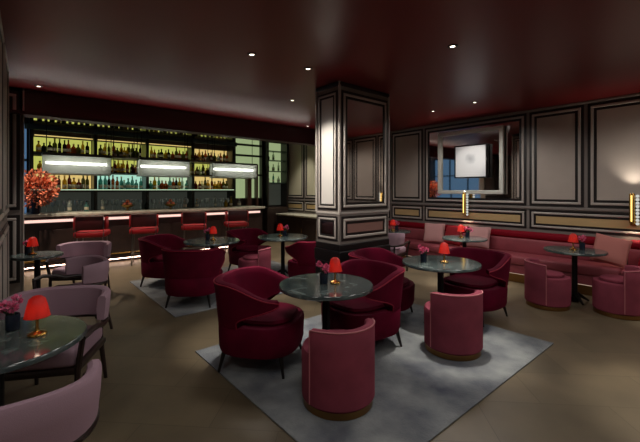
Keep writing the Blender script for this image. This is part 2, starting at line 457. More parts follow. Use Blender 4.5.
# ------------------------------------------------------------------ framed mirror, picture, wall lights
t = thing('framed_mirror', 'large square mirror in pale silver frame hung over the mirrored wall bay', 'mirror', (XR - .03, 3.63, 1.47))
m = MB(); W = 1.36; H = 1.29; fw = .075
for y, z, a, b in ((0, fw / 2, W, fw), (0, H - fw / 2, W, fw), (-W / 2 + fw / 2, H / 2, fw, H - 2 * fw), (W / 2 - fw / 2, H / 2, fw, H - 2 * fw)):
    m.box((-.045, y, z), (.07, a, b), bev=.012)
m.build('frame', mat('silver_leaf', (212, 212, 202), .45, metal=.1), t, smooth=False)
MB().box((-.02, 0, H / 2), (.02, W - 2 * fw, H - 2 * fw)).build('glass', MIRROR, t, smooth=False)
t = thing('framed_picture', 'small square pale print in deep black frame hung before the silver framed mirror', 'picture', (XR - .07, 3.55, 2.115))
m = MB()
for y, z, a, b in ((0, -.315, .66, .02), (0, .315, .66, .02), (-.32, 0, .02, .61), (.32, 0, .02, .61)): m.box((-.06, y, z), (.1, a, b))
m.build('frame', IRON, t, smooth=False)
MB().box((-.055, 0, 0), (.085, .62, .61)).build('print', ART, t, smooth=False)

def sconce(y, label):
    t = thing('wall_sconce', label, 'wall light', (XR - .14, y, 1.0))
    MB().lathe([(0, .06), (.03, .06), (.033, .07), (.033, .49), (.028, .5), (.024, .495), (.024, .1), (0, .1)], seg=20).build('shade_tube', BRASS, t)
    MB().box((.1, 0, .1), (.05, .07, .16), bev=.01).tube([(.09, 0, .1), (0, 0, .1)], .012).build('bracket', BRASS, t)
    MB().box((-.036, 0, .28), (.008, .016, .38)).build('glow_slot', emit('sconce_glow', (255, 206, 110), 2.2), t, smooth=False)
    m = MB()
    for i in range(9): m.sphere((.0, -.062, .06 + i * .05), .022, seg=10)
    m.build('bead_strand', emit('beads_painted_glint', (235, 235, 225), .7), t)  # emission stands in for light caught by the crystals
    MB().lathe([(0, .44), (.02, .44), (.02, .45), (0, .45)], seg=12).build('bulb', emit('sconce_bulb', (255, 220, 170), 40), t)
    l = light('uplight', 'SPOT', (0, 0, .5), 16, (1, .9, .78), t, spot_size=R(95), spot_blend=.9, shadow_soft_size=.02)
    l.rotation_euler = (PI, 0, 0)
    l2 = light('downglow', 'SPOT', (0, 0, .05), 7, (1, .8, .55), t, spot_size=R(120), spot_blend=.9, shadow_soft_size=.02)
    return t
sconce(3.69, 'slim brass tube wall light below the silver framed mirror')
sconce(1.107, 'slim brass tube wall light above rose cushion at right edge')

# ------------------------------------------------------------------ banquette
t = thing('banquette', 'long rose upholstered wall banquette with crimson top roll under panelled wall', 'banquette', (XR, 0, 0))
y0, y1 = -.9, 7.3; yc = (y0 + y1) / 2; L = y1 - y0
MB().box((-.30, yc, .08), (.56, L, .16)).build('kick_plate', GOLDB, t, smooth=False)
MB().box((-.335, yc, .23), (.66, L, .14), bev=.015).build('base', ROSEB, t, smooth=False)
n = 4
for i in range(n):
    a = y0 + L * i / n; s = MB().box((-.40, a + L / n / 2, .375), (.56, L / n - .008, .15), bev=.035, seg=3); s.build('seat', ROSEB, t)
    MB().box((-.155, a + L / n / 2, .565), (.13, L / n - .008, .26), bev=.035, seg=3).build('backrest', ROSEB, t)
    MB().box((-.125, a + L / n / 2, .755), (.17, L / n - .004, .125), bev=.045, seg=3).build('top_roll', CRIMS, t)
MB().box((-.05, yc, .42), (.09, L, .75)).build('back_board', CRIMS, t, smooth=False)
MB().box((-.62, yc, .1555), (.03, L, .008)).build('light_strip', emit('banquette_led', (255, 220, 190), .7), t, smooth=False)
t = thing('low_cabinet', 'low dark cabinet with pale top against the panelled wall by the bar', 'cabinet', (XR - .36, 8.62, 0))
MB().box((0, 0, .38), (.64, 2.1, .76), bev=.01).build('body', BARF, t, smooth=False)
MB().box((0, 0, .785), (.68, 2.16, .05), bev=.01).build('top', STONE, t, smooth=False)
for y in (-.68, 0, .68):
    d = MB().box((-.326, y, .38), (.012, .64, .62), bev=.004).build('door', BARF, t, smooth=False)
    MB().tube([(-.345, y - .28, .3), (-.345, y - .28, .46)], .008).build('handle', BRASS, d)

def cushion(label, loc, mtl, s=.42, rz=0., tilt=14, roll=0):
    m = MB(); N = 14
    top = []; bot = []
    for i in range(N + 1):
        ra = []; rb = []
        for j in range(N + 1):
            u = i / N * 2 - 1; v = j / N * 2 - 1
            th = .075 * ((1 - u ** 4) * (1 - v ** 4)) ** .5
            k = 1 - .06 * (abs(u) * (1 - v * v) * 0 + (1 - abs(u)) * (abs(v) > .99) + (1 - abs(v)) * (abs(u) > .99))
            x = u * s / 2 * k; z = v * s / 2 * k
            ra.append(m.bm.verts.new((th, x, z)));
            rb.append(ra[-1] if abs(u) > .999 or abs(v) > .999 else m.bm.verts.new((-th, x, z)))
        top.append(ra); bot.append(rb)
    for i in range(N):
        for j in range(N):
            m.bm.faces.new((top[i][j], top[i + 1][j], top[i + 1][j + 1], top[i][j + 1]))
            try: m.bm.faces.new((bot[i][j], bot[i][j + 1], bot[i + 1][j + 1], bot[i + 1][j]))
            except ValueError: pass
    o = m.build('cushion', mtl, smooth=True)
    o.rotation_euler = (R(roll), R(tilt), rz); o.location = (loc[0], loc[1], loc[2] + s / 2 * math.cos(R(tilt)) + .012)
    return tag(o, label, 'cushion')
cushion('pale pink cushion leaning on the banquette left of the mirror table', (6.67, 4.22, .45), PALEC, .42, R(20), 20)
cushion('red cushion on the banquette beside the pale pink one', (6.69, 3.80, .45), REDC, .38, R(-8), 18)
cushion('large blush cushion on the banquette right of the brass wall light', (6.67, 3.28, .45), PALEC, .42, R(6), 18)
cushion('large rose cushion on the banquette behind the right wall table', (6.58, 1.29, .475), ROSEC, .42, R(14), 22, 12)
cushion('maroon cushion on the banquette at the right edge', (6.61, .78, .45), CRIMS, .42, R(-10), 22)

# ------------------------------------------------------------------ bar
t = thing('bar_counter', 'long walnut bar counter with pale stone top and glowing front strips', 'bar', (0, 8.72, 0))
bx0, bx1 = -.9, 5.3; bc = (bx0 + bx1) / 2; bl = bx1 - bx0
MB().box((bc, .32, .5), (bl, .56, .84), bev=.01).build('body', BARF, t, smooth=False)
MB().box((bc, .33, .04), (bl - .05, .42, .08)).build('kick_plate', PLINTH, t, smooth=False)
MB().box((bc, .30, 1.065), (bl + .06, .74, .06), bev=.012).build('top', STONE, t, smooth=False)
MB().box((bc, .34, .975), (bl, .5, .12)).build('neck', BARF, t, smooth=False)
MB().box((bc, .075, .93), (bl - .1, .02, .085)).build('light_strip', LEDP, t, smooth=False)
MB().box((bc, .075, .072), (bl - .1, .02, .012)).build('foot_light', emit('bar_foot_led', (255, 214, 190), 16.0), t, smooth=False)
k = bx0 + .3
for i in range(10):
    MB().box((bx0 + .31 + i * .62, .035, .48), (.56, .014, .6), bev=.005).build('front_panel', BARF, t, smooth=False)
MB().tube([(bx0, -.03, .2), (bx1, -.03, .2)], .018).build('foot_rail', BRASS, t)

t = thing('back_bar', 'tall backlit bottle shelving in four bays behind the bar', 'shelving', (0, YB, 0))
px = [.3, 1.47, 2.6, 3.77, 4.97]
MB().box((2.45, -.26, .5), (5.16, .5, 1.0), bev=.01).build('cabinet', BARF, t, smooth=False)
MB().box((2.45, -.28, 1.02), (5.2, .56, .04), bev=.008).build('worktop', STONE, t, smooth=False)
for x in px: MB().box((x, -.19, 2.2), (.07, .36, 2.32)).build('post', SHELFM, t, smooth=False)
SH = [(3.04, 'shelf'), (2.38, 'shelf'), (1.98, 'shelf'), (1.56, 'shelf')]
for z, nme in SH: MB().box((2.635, -.20, z - .015), (4.67, .34, .03), bev=.004).build(nme, SHELFM, t, smooth=False)
MB().box((2.635, -.36, 2.9), (4.9, .03, .12), bev=.006).build('header_rail', TEAL, t, smooth=False)
MB().box((2.635, -.36, 2.33), (4.7, .03, .06), bev=.006).build('header_rail', SHELFM, t, smooth=False)
MB().box((2.635, -.365, 1.555), (4.7, .012, .02)).build('shelf_edge', LITW, t, smooth=False)
for a, b in zip(px, px[1:]):
    bi = px.index(a)
    for z0, z1, mm in ((3.05, 3.33, LITY), (2.40, 2.72, LITO if bi == 3 else LITY), (2.0, 2.3, LITY), (1.58, 1.93, [LITO, LITT, LITW, LITO][bi]), (1.06, 1.5, LITD)):
        MB().box(((a + b) / 2, -.02, (z0 + z1) / 2), (b - a - .09, .02, z1 - z0)).build('backlit_panel', mm, t, smooth=False)
        if mm is LITY and z0 < 2.5 and z0 > 2.3: MB().box(((a + b) / 2, -.33, z1 + .01), (b - a - .1, .03, .02)).build('shelf_light', LITO, t, smooth=False)

BG = [('olive', (110, 112, 34)), ('amber', (176, 96, 26)), ('dark green', (26, 48, 26)), ('clear', (205, 215, 205)), ('pale teal', (120, 180, 170)),
      ('dark brown', (44, 26, 16)), ('yellow', (206, 176, 50)), ('red brown', (130, 44, 24))]
BM = [seethrough('bottle_glass_' + nme.replace(' ', '_'), col, .42 if nme != 'clear' else .35, .12) for nme, col in BG]
CAPM = [mat('bottle_cap_gold', (170, 140, 80), .3, metal=.8), mat('bottle_cap_black', (20, 18, 18), .4)]
LBLM = mat('bottle_paper', (205, 196, 170), .7)
shapes = [
    [(0, 0), (.036, 0), (.04, .006), (.04, .17), (.034, .19), (.015, .215), (.014, .27)],
    [(0, 0), (.042, 0), (.046, .006), (.046, .12), (.036, .15), (.016, .165), (.015, .21)],
    [(0, 0), (.030, 0), (.033, .006), (.034, .19), (.022, .22), (.013, .24), (.013, .28)],
    [(0, 0), (.046, 0), (.05, .008), (.054, .1), (.040, .14), (.017, .16), (.016, .19)]]
def bottle_mesh(i, ci):
    m = MB(); p = shapes[i]; m.lathe(p, seg=14, mi=0)
    r, z = p[-1]; m.lathe([(0, z), (r + .003, z), (r + .003, z + .025), (0, z + .025)], seg=10, mi=1)
    r2 = p[2][0] + .001; m.lathe([(r2, .04), (r2, .10)], seg=14, mi=2)
    o = m.build('bottle', [BM[ci], CAPM[(i + ci) % 2], LBLM]); me = o.data; bpy.data.objects.remove(o); return me
BME = {(i, ci): bottle_mesh(i, ci) for i in range(4) for ci in range(len(BG))}
NUM = ['first', 'second', 'third', 'fourth', 'fifth', 'sixth', 'seventh', 'eighth', 'ninth', 'tenth', 'eleventh', 'twelfth']
def bottle(x, y, z, i, ci, label, group, s=1.0):
    o = bpy.data.objects.new('bottle', BME[(i, ci)]); COL.objects.link(o); o.location = (x, y, z); o.scale = (s, s, s)
    return tag(o, label, 'bottle', group)
bays = ['far left', 'second', 'third', 'far right']
pals = {'upper': [0, 6, 2, 5, 0, 1], 'middle': [0, 6, 1, 2, 3], 'lower': [3, 4, 4, 1, 6, 2], 'top': [2, 0, 5, 6]}
for b in range(4):
    a, e = px[b] + .09, px[b + 1] - .09
    for row, z, n, s in (('top', 3.04, 9, .95), ('upper', 2.38, 11, 1.05), ('middle', 1.98, 10, 1.0), ('lower', 1.56, 11, 1.15)):
        pal = pals[row]
        if row == 'lower' and b == 0: pal = [1, 7, 6, 0]
        if row in ('upper', 'lower') and b == 3: pal = [7, 1, 6, 0, 3]
        for j in range(n):
            ci = random.choice(pal); i = random.randrange(4)
            x = a + (e - a) * (j + .5) / n + random.uniform(-.012, .012)
            bottle(x, YB - .2 + random.uniform(-.03, .03), z, i, ci,
                   f'{BG[ci][0]} bottle, {NUM[j]} from left on {row} shelf of {bays[b]} back-bar bay',
                   f'bottles on the {row} back-bar shelf', s * random.uniform(.9, 1.05))
gm = MB().lathe([(0, 0), (.034, 0), (.03, .006), (.005, .012), (.004, .1), (.03, .13), (.04, .17), (.034, .22)], seg=14).build('wine_glass', CLEAR)
for b in range(4):
    a, e = px[b] + .1, px[b + 1] - .1
    for j in range(9):
        o = gm if (b == 0 and j == 0) else dup(gm, (0, 0, 0))
        o.location = (a + (e - a) * (j + .5) / 9, YB - .3 + (j % 2) * .1, 1.04)
        o.scale = (1.25, 1.25, 1.25)
        tag(o, f'clear stemmed glass, {NUM[j]} from left on worktop below {bays[b]} back-bar bay', 'glass', 'stemmed glasses on the back-bar worktop')

# pendant light hoods over the bar
hoods = [(.45, 1.61, 'left'), (2.2, 3.32, 'middle'), (3.97, 5.21, 'right')]
for a, b, nme in hoods:
    w = b - a
    t = thing('pendant_light', f'{nme} fluted glass light box hanging over the bar', 'pendant light', ((a + b) / 2, 9.05, 1.86), 0, 'fluted light boxes over the bar')
    m = MB()
    for y in (-.15, .15): m.box((0, y, .2), (w, .01, .36))
    for x in (-w / 2, w / 2): m.box((x, 0, .2), (.01, .3, .36))
    m.build('fluted_glass', FLUTED, t, smooth=False)
    MB().box((0, 0, .4), (w + .03, .34, .04), bev=.006).build('top_plate', SHELFM, t, smooth=False)
    MB().box((0, 0, .012), (w + .02, .32, .018), bev=.004).build('bottom_tray', STEEL, t, smooth=False)
    MB().tube([(-w / 2 + .05, 0, .24), (w / 2 - .05, 0, .24)], .028, 12).build('light_tube', LEDW, t)
    for x in (-w / 2 + .06, w / 2 - .06): MB().tube([(x, 0, .42), (x, 0, HB - 1.86)], .008).build('hanging_rod', IRON, t)
for q, (a, b) in enumerate(((1.66, 2.15), (3.37, 3.92))):
    nme = ['left', 'right'][q]
    t = thing('hanging_rack', f'{nme} small bottle rack hanging between two light boxes over the bar', 'rack', ((a + b) / 2, 9.05, 1.9), 0, 'bottle racks over the bar')
    w = b - a
    for z in (.02, .36): MB().box((0, 0, z), (w, .3, .025), bev=.004).build('shelf', SHELFM if z < .1 else STEEL, t, smooth=False)
    for x in (-w / 2 + .01, w / 2 - .01):
        for y in (-.14, .14): MB().tube([(x, y, .01), (x, y, HB - 1.9)], .008).build('rod', IRON, t)
    for tier, z in (('lower', 1.9325), ('upper', 2.2725)):
        for j in range(4):
            ci = random.choice([0, 1, 5, 6, 3, 7])
            bottle(a + w * (j + .5) / 4, 9.05, z, j % 4, ci, f'{BG[ci][0]} bottle, {NUM[j]} from left on {tier} tier of {nme} hanging rack', 'bottles on the hanging racks', .9 if tier == 'lower' else .8)

# lit glass bays to the right of the shelving
t = thing('display_cabinet', 'green lit glazed cabinet in the far corner right of the bar', 'cabinet', (6.52, YB, 0))
MB().box((0, -.2, .5), (.8, .4, 1.0), bev=.01).build('base', BARF, t, smooth=False)
for x in (-.37, .37): MB().box((x, -.2, 2.1), (.05, .4, 2.2)).build('post', DARKL, t, smooth=False)
MB().box((0, -.03, 2.45), (.7, .02, 1.3)).build('backlit_panel', LITG, t, smooth=False)
MB().box((0, -.03, 1.4), (.7, .02, .7)).build('backlit_panel', LITD, t, smooth=False)
for z in (1.78, 2.15, 2.5, 2.8): MB().box((0, -.18, z), (.7, .28, .025)).build('shelf', TEAL, t, smooth=False)
for i, (z, j) in enumerate([(1.7925, 0), (1.7925, 1), (1.7925, 2), (2.1625, 0), (2.1625, 1), (2.1625, 2), (2.5125, 0), (2.5125, 1)]):
    rown = {1.7925: 'lowest', 2.1625: 'middle', 2.5125: 'third'}[z]
    bottle(6.28 + .2 * j, YB - .18, z, (i + 1) % 4, [3, 4, 3, 4, 3, 3, 4, 3][i], f'pale bottle, {NUM[j]} from left on {rown} shelf of green lit cabinet', 'bottles in the lit cabinet', .95)
t = thing('lit_screen', 'pale green backlit screen between red brown posts right of the shelving', 'screen', (5.58, YB, 0))
MB().box((0, -.03, 2.25), (.98, .02, 1.9)).build('backlit_panel', LITG, t, smooth=False)
MB().box((0, -.03, .65), (.98, .03, 1.28)).build('base_panel', BARF, t, smooth=False)
for x, w, mm in ((-.48, .06, DARKL), (.02, .14, BRONZE), (.3, .05, BRONZE), (.49, .06, DARKL)):
    MB().box((x, -.12, 1.7 if mm is DARKL else 1.35), (w, .16, 3.3 if mm is DARKL else 2.0)).build('post', mm, t, smooth=False)
for z in (2.02, 2.62, 2.95): MB().box((0, -.09, z), (.98, .08, .06)).build('rail', SHELFM, t, smooth=False)

# counter-top pieces
def flowerball(parent, c, r, n, mtl, leafm, L, w, up=.35):
    m = MB()
    for i in range(n):
        d = Vector((random.gauss(0, 1), random.gauss(0, 1), random.gauss(0, 1))).normalized()
        p = Vector(c) + d * r * random.uniform(.35, 1) * Vector((1, 1, .8)).length / 1.6
        m.leaf(p, d + Vector((random.uniform(-.6, .6), random.uniform(-.6, .6), random.uniform(-.2, .8))), L * random.uniform(.7, 1.3), w, 0 if random.random() < .93 else 1)
    return m.build('blossoms', [mtl, leafm], parent, smooth=False)
t = thing('flower_arrangement', 'big rust orange flower arrangement in dark vase at the bar left end', 'flowers', (.33, 8.74, 1.095))
MB().lathe([(0, 0), (.06, 0), (.075, .02), (.085, .15), (.06, .26), (.07, .3), (.06, .29), (.05, .2), (0, .2)], seg=24).build('vase', VASE, t)
m = MB()
for i in range(26):
    a = random.uniform(0, 2 * PI); d = random.uniform(.05, .36)
    m.tube([(0, 0, .2), (d * .4 * math.cos(a), d * .4 * math.sin(a), .34), (d * math.cos(a), d * math.sin(a), .42 + random.uniform(0, .26))], .004, 5)
m.build('stems', BRONZE, t)
flowerball(t, (0, 0, .48), .34, 1100, ORANGE, BRONZE, .07, .022)
def bowl(x, label, n):
    t = thing('fruit_bowl', label, 'bowl', (x, 8.95, 1.095))
    MB().lathe([(0, 0), (.05, 0), (.055, .01), (.02, .02), (.02, .05), (.1, .08), (.14, .12), (.135, .125), (.09, .09), (0, .075)], seg=24).build('bowl', BRASS, t)
    return t
for q, (x, nme) in enumerate(((1.95, 'left'), (2.88, 'right'))):
    bowl(x, f'{nme} brass footed bowl of oranges on the bar top', 7)
    for k in range(5):
        a = 2 * PI * k / 5
        r_ = .07 if k < 4 else 0.0; a = PI / 2 * k + .4
        o = MB().sphere((0, 0, 0), .042, seg=12).build('orange', ORANGE)
        o.location = (x + r_ * math.cos(a), 8.95 + r_ * math.sin(a), 1.095 + (.136 if k < 4 else .20))
        where = ['right side', 'back', 'left side', 'front', 'top'][k]
        tag(o, f'orange at the {where} of the {nme} brass bowl on the bar', 'orange', 'oranges in the bar bowls')
spots = [.9, 1.2, 1.5, 2.4, 3.3, 3.6, 4.1, 4.4, 4.55, 4.8]
for j, x in enumerate(spots):
    ci = [3, 4, 3, 2, 3, 3, 3, 6, 6, 3][j]
    bottle(x, 9.15, 1.095, j % 4, ci, f'{BG[ci][0]} bottle standing on the bar top, {NUM[j]} from the flowers', 'bottles on the bar top', .95)

# bar stools
def bar_stool(loc, rz, label):
    t = thing('bar_stool', label, 'bar stool', loc, rz, 'bar stools along the bar')
    MB().box((0, 0, .70), (.54, .50, .11), bev=.035, seg=3).build('seat', REDL, t)
    m = MB()
    for x in (-.21, .21):
        for y in (-.21, .21): MB().tube([(x * 1.08, y * 1.08, 0), (x, y, .65)], .011).build('leg', STEEL, t)
    MB().tube([(-.222, -.222, .24), (.222, -.222, .24), (.222, .222, .24), (-.222, .222, .24)], .009, closed=True).build('footrest', STEEL, t)
    MB().box((0, -.235, .92), (.46, .04, .26), bev=.012).build('backrest', REDLD, t)
    for x in (-.255, .255): MB().box((x, -.10, .91), (.035, .24, .24), bev=.014).build('arm', REDL, t)
    m.tube([(-.23, -.262, .66), (-.235, -.267, 1.06), (.235, -.267, 1.06), (.23, -.262, .66)], .010)
    m.build('back_frame', STEEL, t)
    return t
ss = [(1.19, 'leftmost red leather bar stool at the bar, by the flowers'), (2.13, 'second red leather bar stool from the flower arrangement'),
      (3.20, 'third red leather bar stool from the flower arrangement'), (4.26, 'rightmost red leather bar stool, farthest from the flower arrangement')]
st = None
for x, lb in ss:
    if st is None: st = bar_stool((x, 8.29, 0), R(-20), lb)
    else: dup(st, (x, 8.29, 0), R(-20 + random.uniform(-5, 5)), lb)

# ------------------------------------------------------------------ rugs
def rug(x0, x1, y0, y1, label):
    o = MB().box((0, 0, .006), (x1 - x0, y1 - y0, .012), bev=.004).build('rug', RUG, smooth=False, loc=((x0 + x1) / 2, (y0 + y1) / 2, 0))
    return tag(o, label, 'rug')
rug(1.33, 4.15, 1.27, 3.42, 'large slate grey rug under the two near centre tables')
rug(1.5, 4.3, 4.5, 6.75, 'slate grey rug under the two tables nearer the bar')

# ------------------------------------------------------------------ tub chairs
def sq(th, r, n=2.7):
    c, s = abs(math.cos(th)), abs(math.sin(th))
    return r / (c ** n + s ** n) ** (1 / n)
def smooth(a, b, x):
    x = max(0, min(1, (x - a) / (b - a))); return x * x * (3 - 2 * x)
def tub_chair(loc, rz, label):
    """opening faces +Y"""
    t = thing('tub_chair', label, 'armchair', loc, rz, 'maroon tub chairs around the centre tables')
    def P(th, r, z): return Vector((r * math.sin(th), -r * math.cos(th), z))
    NU, NV = 44, 9; cols = []; rim = []
    for i in range(NU + 1):
        u = i / NU * 2 - 1; out = []; inn = []
        thtop = R(128) * u
        h = .745 - .125 * smooth(R(60), R(128), abs(thtop))
        for k in range(NV + 1):
            v = k / NV; z = .40 + (h - .40) * v
            te = R(76) + R(52) * smooth(.2, .95, v)
            th = te * u
            ro = sq(th, .362 + .034 * v)
            out.append(P(th, ro, z)); inn.append(P(th, sq(th, .362 + .034 * v - .085 + .015 * v), z))
        a, b = out[-1], inn[-1]; d = (a - b); mid = (a + b) / 2
        capp = [a - d * .12 + Vector((0, 0, .018)), mid + Vector((0, 0, .026)), b + d * .12 + Vector((0, 0, .018))]
        cols.append(out + capp + inn[::-1]); rim.append(a + Vector((0, 0, .008)) + (a - b) * .02)
    bk = MB().grid(cols).build('backrest', MAROON, t)
    e0 = [c_[k] + (c_[k] - c_[-1 - k]) * .02 for c_ in (cols[0],) for k in range(NV + 1)]
    e1 = [c_[k] + (c_[k] - c_[-1 - k]) * .02 for c_ in (cols[-1],) for k in range(NV + 1)]
    MB().tube(e0 + rim[1:-1] + e1[::-1], .006, 6).build('piping', MAROOND, bk)
    # base body
    cols = []; NA = 48
    prof = [(.31, .15), (.346, .165), (.356, .2), (.362, .385), (.35, .405), (.02, .405)]
    m = MB(); rings = []
    for r, z in prof: rings.append([m.bm.verts.new(P(2 * PI * k / NA, sq(2 * PI * k / NA, r), z)) for k in range(NA)])
    for a, b in zip(rings, rings[1:]):
        for k in range(NA): m.bm.faces.new((a[k], a[(k + 1) % NA], b[(k + 1) % NA], b[k]))
    m.bm.faces.new(rings[-1]); m.bm.faces.new(rings[0])
    m.build('base', MAROON, t)
    m = MB(); rings = []
    for r, z in [(.24, .40), (.268, .41), (.275, .425), (.262, .445), (.22, .455), (.02, .46)]:
        rings.append([m.bm.verts.new(P(2 * PI * k / NA, sq(2 * PI * k / NA, r), z) + Vector((0, .035, 0))) for k in range(NA)])
    for a, b in zip(rings, rings[1:]):
        for k in range(NA): m.bm.faces.new((a[k], a[(k + 1) % NA], b[(k + 1) % NA], b[k]))
    m.bm.faces.new(rings[-1]); m.bm.faces.new(rings[0])
    m.build('seat', MAROON, t)
    for sx in (-1, 1):
        for sy in (-1, 1):
            MB().tube([(sx * .285, sy * .285, 0), (sx * .25, sy * .25, .17)], [.011, .021], 10).build('leg', LEGM, t)
    return t
RG = .0125
def face(x, y, tx, ty): return math.atan2(-(tx - x), ty - y)
TE, TF, TC, TD = (2.09, 2.39), (3.72, 2.27), (2.47, 5.64), (3.64, 5.32)
chairs = [
    (1.73, 2.85, TE, None, 'maroon velvet tub chair at left of the nearest centre table'),
    (2.66, 2.52, TE, R(84), 'maroon velvet tub chair right of the nearest centre table'),
    (3.47, 2.90, TF, None, 'maroon velvet tub chair in front of the pillar, behind the second centre table'),
    (4.32, 2.20, TF, R(88), 'maroon velvet tub chair right of the second centre table, nearest the banquette'),
    (1.92, 4.95, TC, None, 'maroon velvet tub chair with its back turned at table before the bar'),
    (1.95, 6.22, TC, None, 'leftmost maroon velvet tub chair, beside the bar stools'),
    (3.45, 6.15, TD, None, 'maroon velvet tub chair nearest the bar, behind the small rose stool'),
    (3.66, 4.52, TD, None, 'maroon velvet tub chair tucked against the left of the pillar'),
]
tc0 = None
for x, y, T, rz, lb in chairs:
    a = rz if rz is not None else face(x, y, *T)
    if tc0 is None: tc0 = tub_chair((x, y, RG), a, lb)
    else: dup(tc0, (x, y, RG), a, lb)

# ------------------------------------------------------------------ rose stools
def rose_stool(loc, rz, label):
    t = thing('low_back_stool', label, 'stool', loc, rz, 'rose velvet low back stools')
    r = .262
    MB().lathe([(0, 0), (r - .012, 0), (r - .008, .004), (r - .008, .05), (0, .05)], seg=48).build('base_band', GOLDB, t)
    MB().lathe([(0, .05), (r - .01, .05), (r, .06), (r + .004, .38), (r - .006, .405), (r - .03, .41), (0, .41)], seg=48).build('body', ROSE, t)
    MB().lathe([(0, .41), (.17, .41), (.188, .418), (.188, .44), (.17, .452), (0, .46)], seg=40).build('seat', ROSE, t)
    def P(th, rr, z): return Vector((rr * math.sin(th), -rr * math.cos(th), z))
    cols = []; N = 36; A = R(75); rim = []
    for i in range(N + 1):
        th = -A + 2 * A * i / N
        h = .59 - .015 * (abs(th) / A) ** 4
        o = [P(th, r + .007, z) for z in (.07, .18, .30, .44, h - .012)]
        n_ = [P(th, r - .058, z) for z in (.07, .18, .40, .48, h - .012)]
        c_ = [P(th, r - .002, h), P(th, r - .026, h + .008), P(th, r - .05, h)]
        cols.append(o + c_ + n_[::-1]); rim.append(P(th, r + .004, h - .002))
    b = MB().grid(cols).build('backrest', ROSE, t)
    e0 = [cols[0][k] * 1.0 for k in range(5)]; e1 = [cols[-1][k] for k in range(5)]
    MB().tube(e0 + rim + e1[::-1], .006, 6).build('piping', ROSEP, b)
    return t
stools = [
    (1.82, 1.95, RG, R(-14), 'nearest rose velvet low back stool, in front of the first centre table'),
    (3.24, 1.85, RG, R(-31), 'rose velvet low back stool in front of the second centre table'),
    (5.48, 1.75, 0, R(-150), 'rose velvet low back stool left of the right wall table'),
    (5.80, 1.06, 0, R(8), 'rightmost rose velvet low back stool, cut by the right edge'),
    (3.05, 5.28, RG, face(3.05, 5.28, *TC), 'small rose velvet low back stool between the two far tables'),
]
s0 = None
for x, y, z, a, lb in stools:
    if s0 is None: s0 = rose_stool((x, y, z), a, lb)
    else: dup(s0, (x, y, z), a, lb)

# ------------------------------------------------------------------ lavender armchairs
def arm_chair(loc, rz, label):
    """faces +Y"""
    t = thing('open_armchair', label, 'armchair', loc, rz, 'lavender open armchairs')
    def P(th, rx, ry, z): q = sq(th, 1.0, 3.0); return Vector((rx * q * math.sin(th), -ry * q * math.cos(th), z))
    MB().box((0, .02, .415), (.52, .52, .12), bev=.04, seg=3).build('seat', LAV, t)
    MB().box((0, .01, .335), (.54, .54, .05), bev=.012).build('seat_frame', WOOD, t)
    A = R(88); N = 30; cols = []
    for i in range(N + 1):
        th = -A + 2 * A * i / N; k = (abs(th) / A)
        z0 = .545 + .03 * k ** 2; z1 = .765 - .02 * k ** 3
        o = [P(th, .335, .31, z0), P(th, .345, .32, (z0 + z1) / 2), P(th, .35, .325, z1 - .01)]
        c_ = [P(th, .34, .315, z1 + .008), P(th, .315, .29, z1 + .01), P(th, .295, .27, z1 - .004)]
        n_ = [P(th, .285, .26, (z0 + z1) / 2), P(th, .29, .265, z0)]
        cols.append(o + c_ + n_)
    MB().grid(cols).build('backrest', LAV, t)
    rail = [Vector((-.31, .29, .56)), Vector((-.335, .20, .585)), Vector((-.335, .08, .57))] + [P(th_, .322, .297, .538) for th_ in [R(-88) + R(176) * i / 24 for i in range(25)]] + \
        [Vector((.335, .08, .57)), Vector((.335, .20, .585)), Vector((.31, .29, .56))]
    MB().tube(rail, [.02] * len(rail), 8).build('arm_rail', WOOD, t)
    for sx in (-1, 1):
        MB().tube([(sx * .265, .285, 0), (sx * .27, .27, .34), (sx * .308, .285, .56)], [.014, .02, .018], 8).build('leg', WOOD, t)
        MB().tube([(sx * .25, -.31, 0), (sx * .235, -.24, .34), (sx * .25, -.25, .545)], [.014, .02, .018], 8).build('leg', WOOD, t)
    return t
arms = [
    (-.03, 2.02, R(-4), 'lavender open armchair in the near left corner, back turned'),
    (.22, 3.28, R(152), 'lavender open armchair behind the near left table'),
    (.50, 4.80, R(98), 'lavender open armchair with back towards room, beside the left panelled wall'),
    (.76, 6.22, R(148), 'lavender open armchair facing out behind the small far left table'),
    (5.42, 4.42, R(-76), 'pale lavender open armchair past the pillar at the far wall table'),
]
a0 = None
for x, y, a, lb in arms:
    if a0 is None: a0 = arm_chair((x, y, 0), a, lb)
    else: dup(a0, (x, y, 0), a, lb)

# ------------------------------------------------------------------ tables with lamp and flowers
def table(loc, r, label, h=.72):
    t = thing('round_table', label, 'table', loc, 0, 'round marble tables')
    MB().lathe([(0, h - .035), (r - .012, h - .035), (r, h - .028), (r, h - .008), (r - .006, h), (0, h)], seg=56).build('tabletop', MARBLE, t)
    MB().lathe([(0, h - .06), (.12, h - .06), (.12, h - .0355), (0, h - .0355)], seg=24).lathe([(.0, .03), (.04, .03), (.036, .1), (.034, h - .06), (0, h - .06)], seg=24).build('column', IRON, t)
    m = MB().lathe([(0, 0), (.05, 0), (.055, .03), (.05, .07), (0, .07)], seg=20)
    m.build('hub', IRON, t)
    for k in range(4):
        a = PI / 4 + k * PI / 2; c_, s_ = math.cos(a), math.sin(a)
        MB().tube([(.03 * c_, .03 * s_, .12), (.1 * c_, .1 * s_, .07), (.185 * c_, .185 * s_, .014)], [.024, .022, .014], 8).build('foot', IRON, t)
    return t
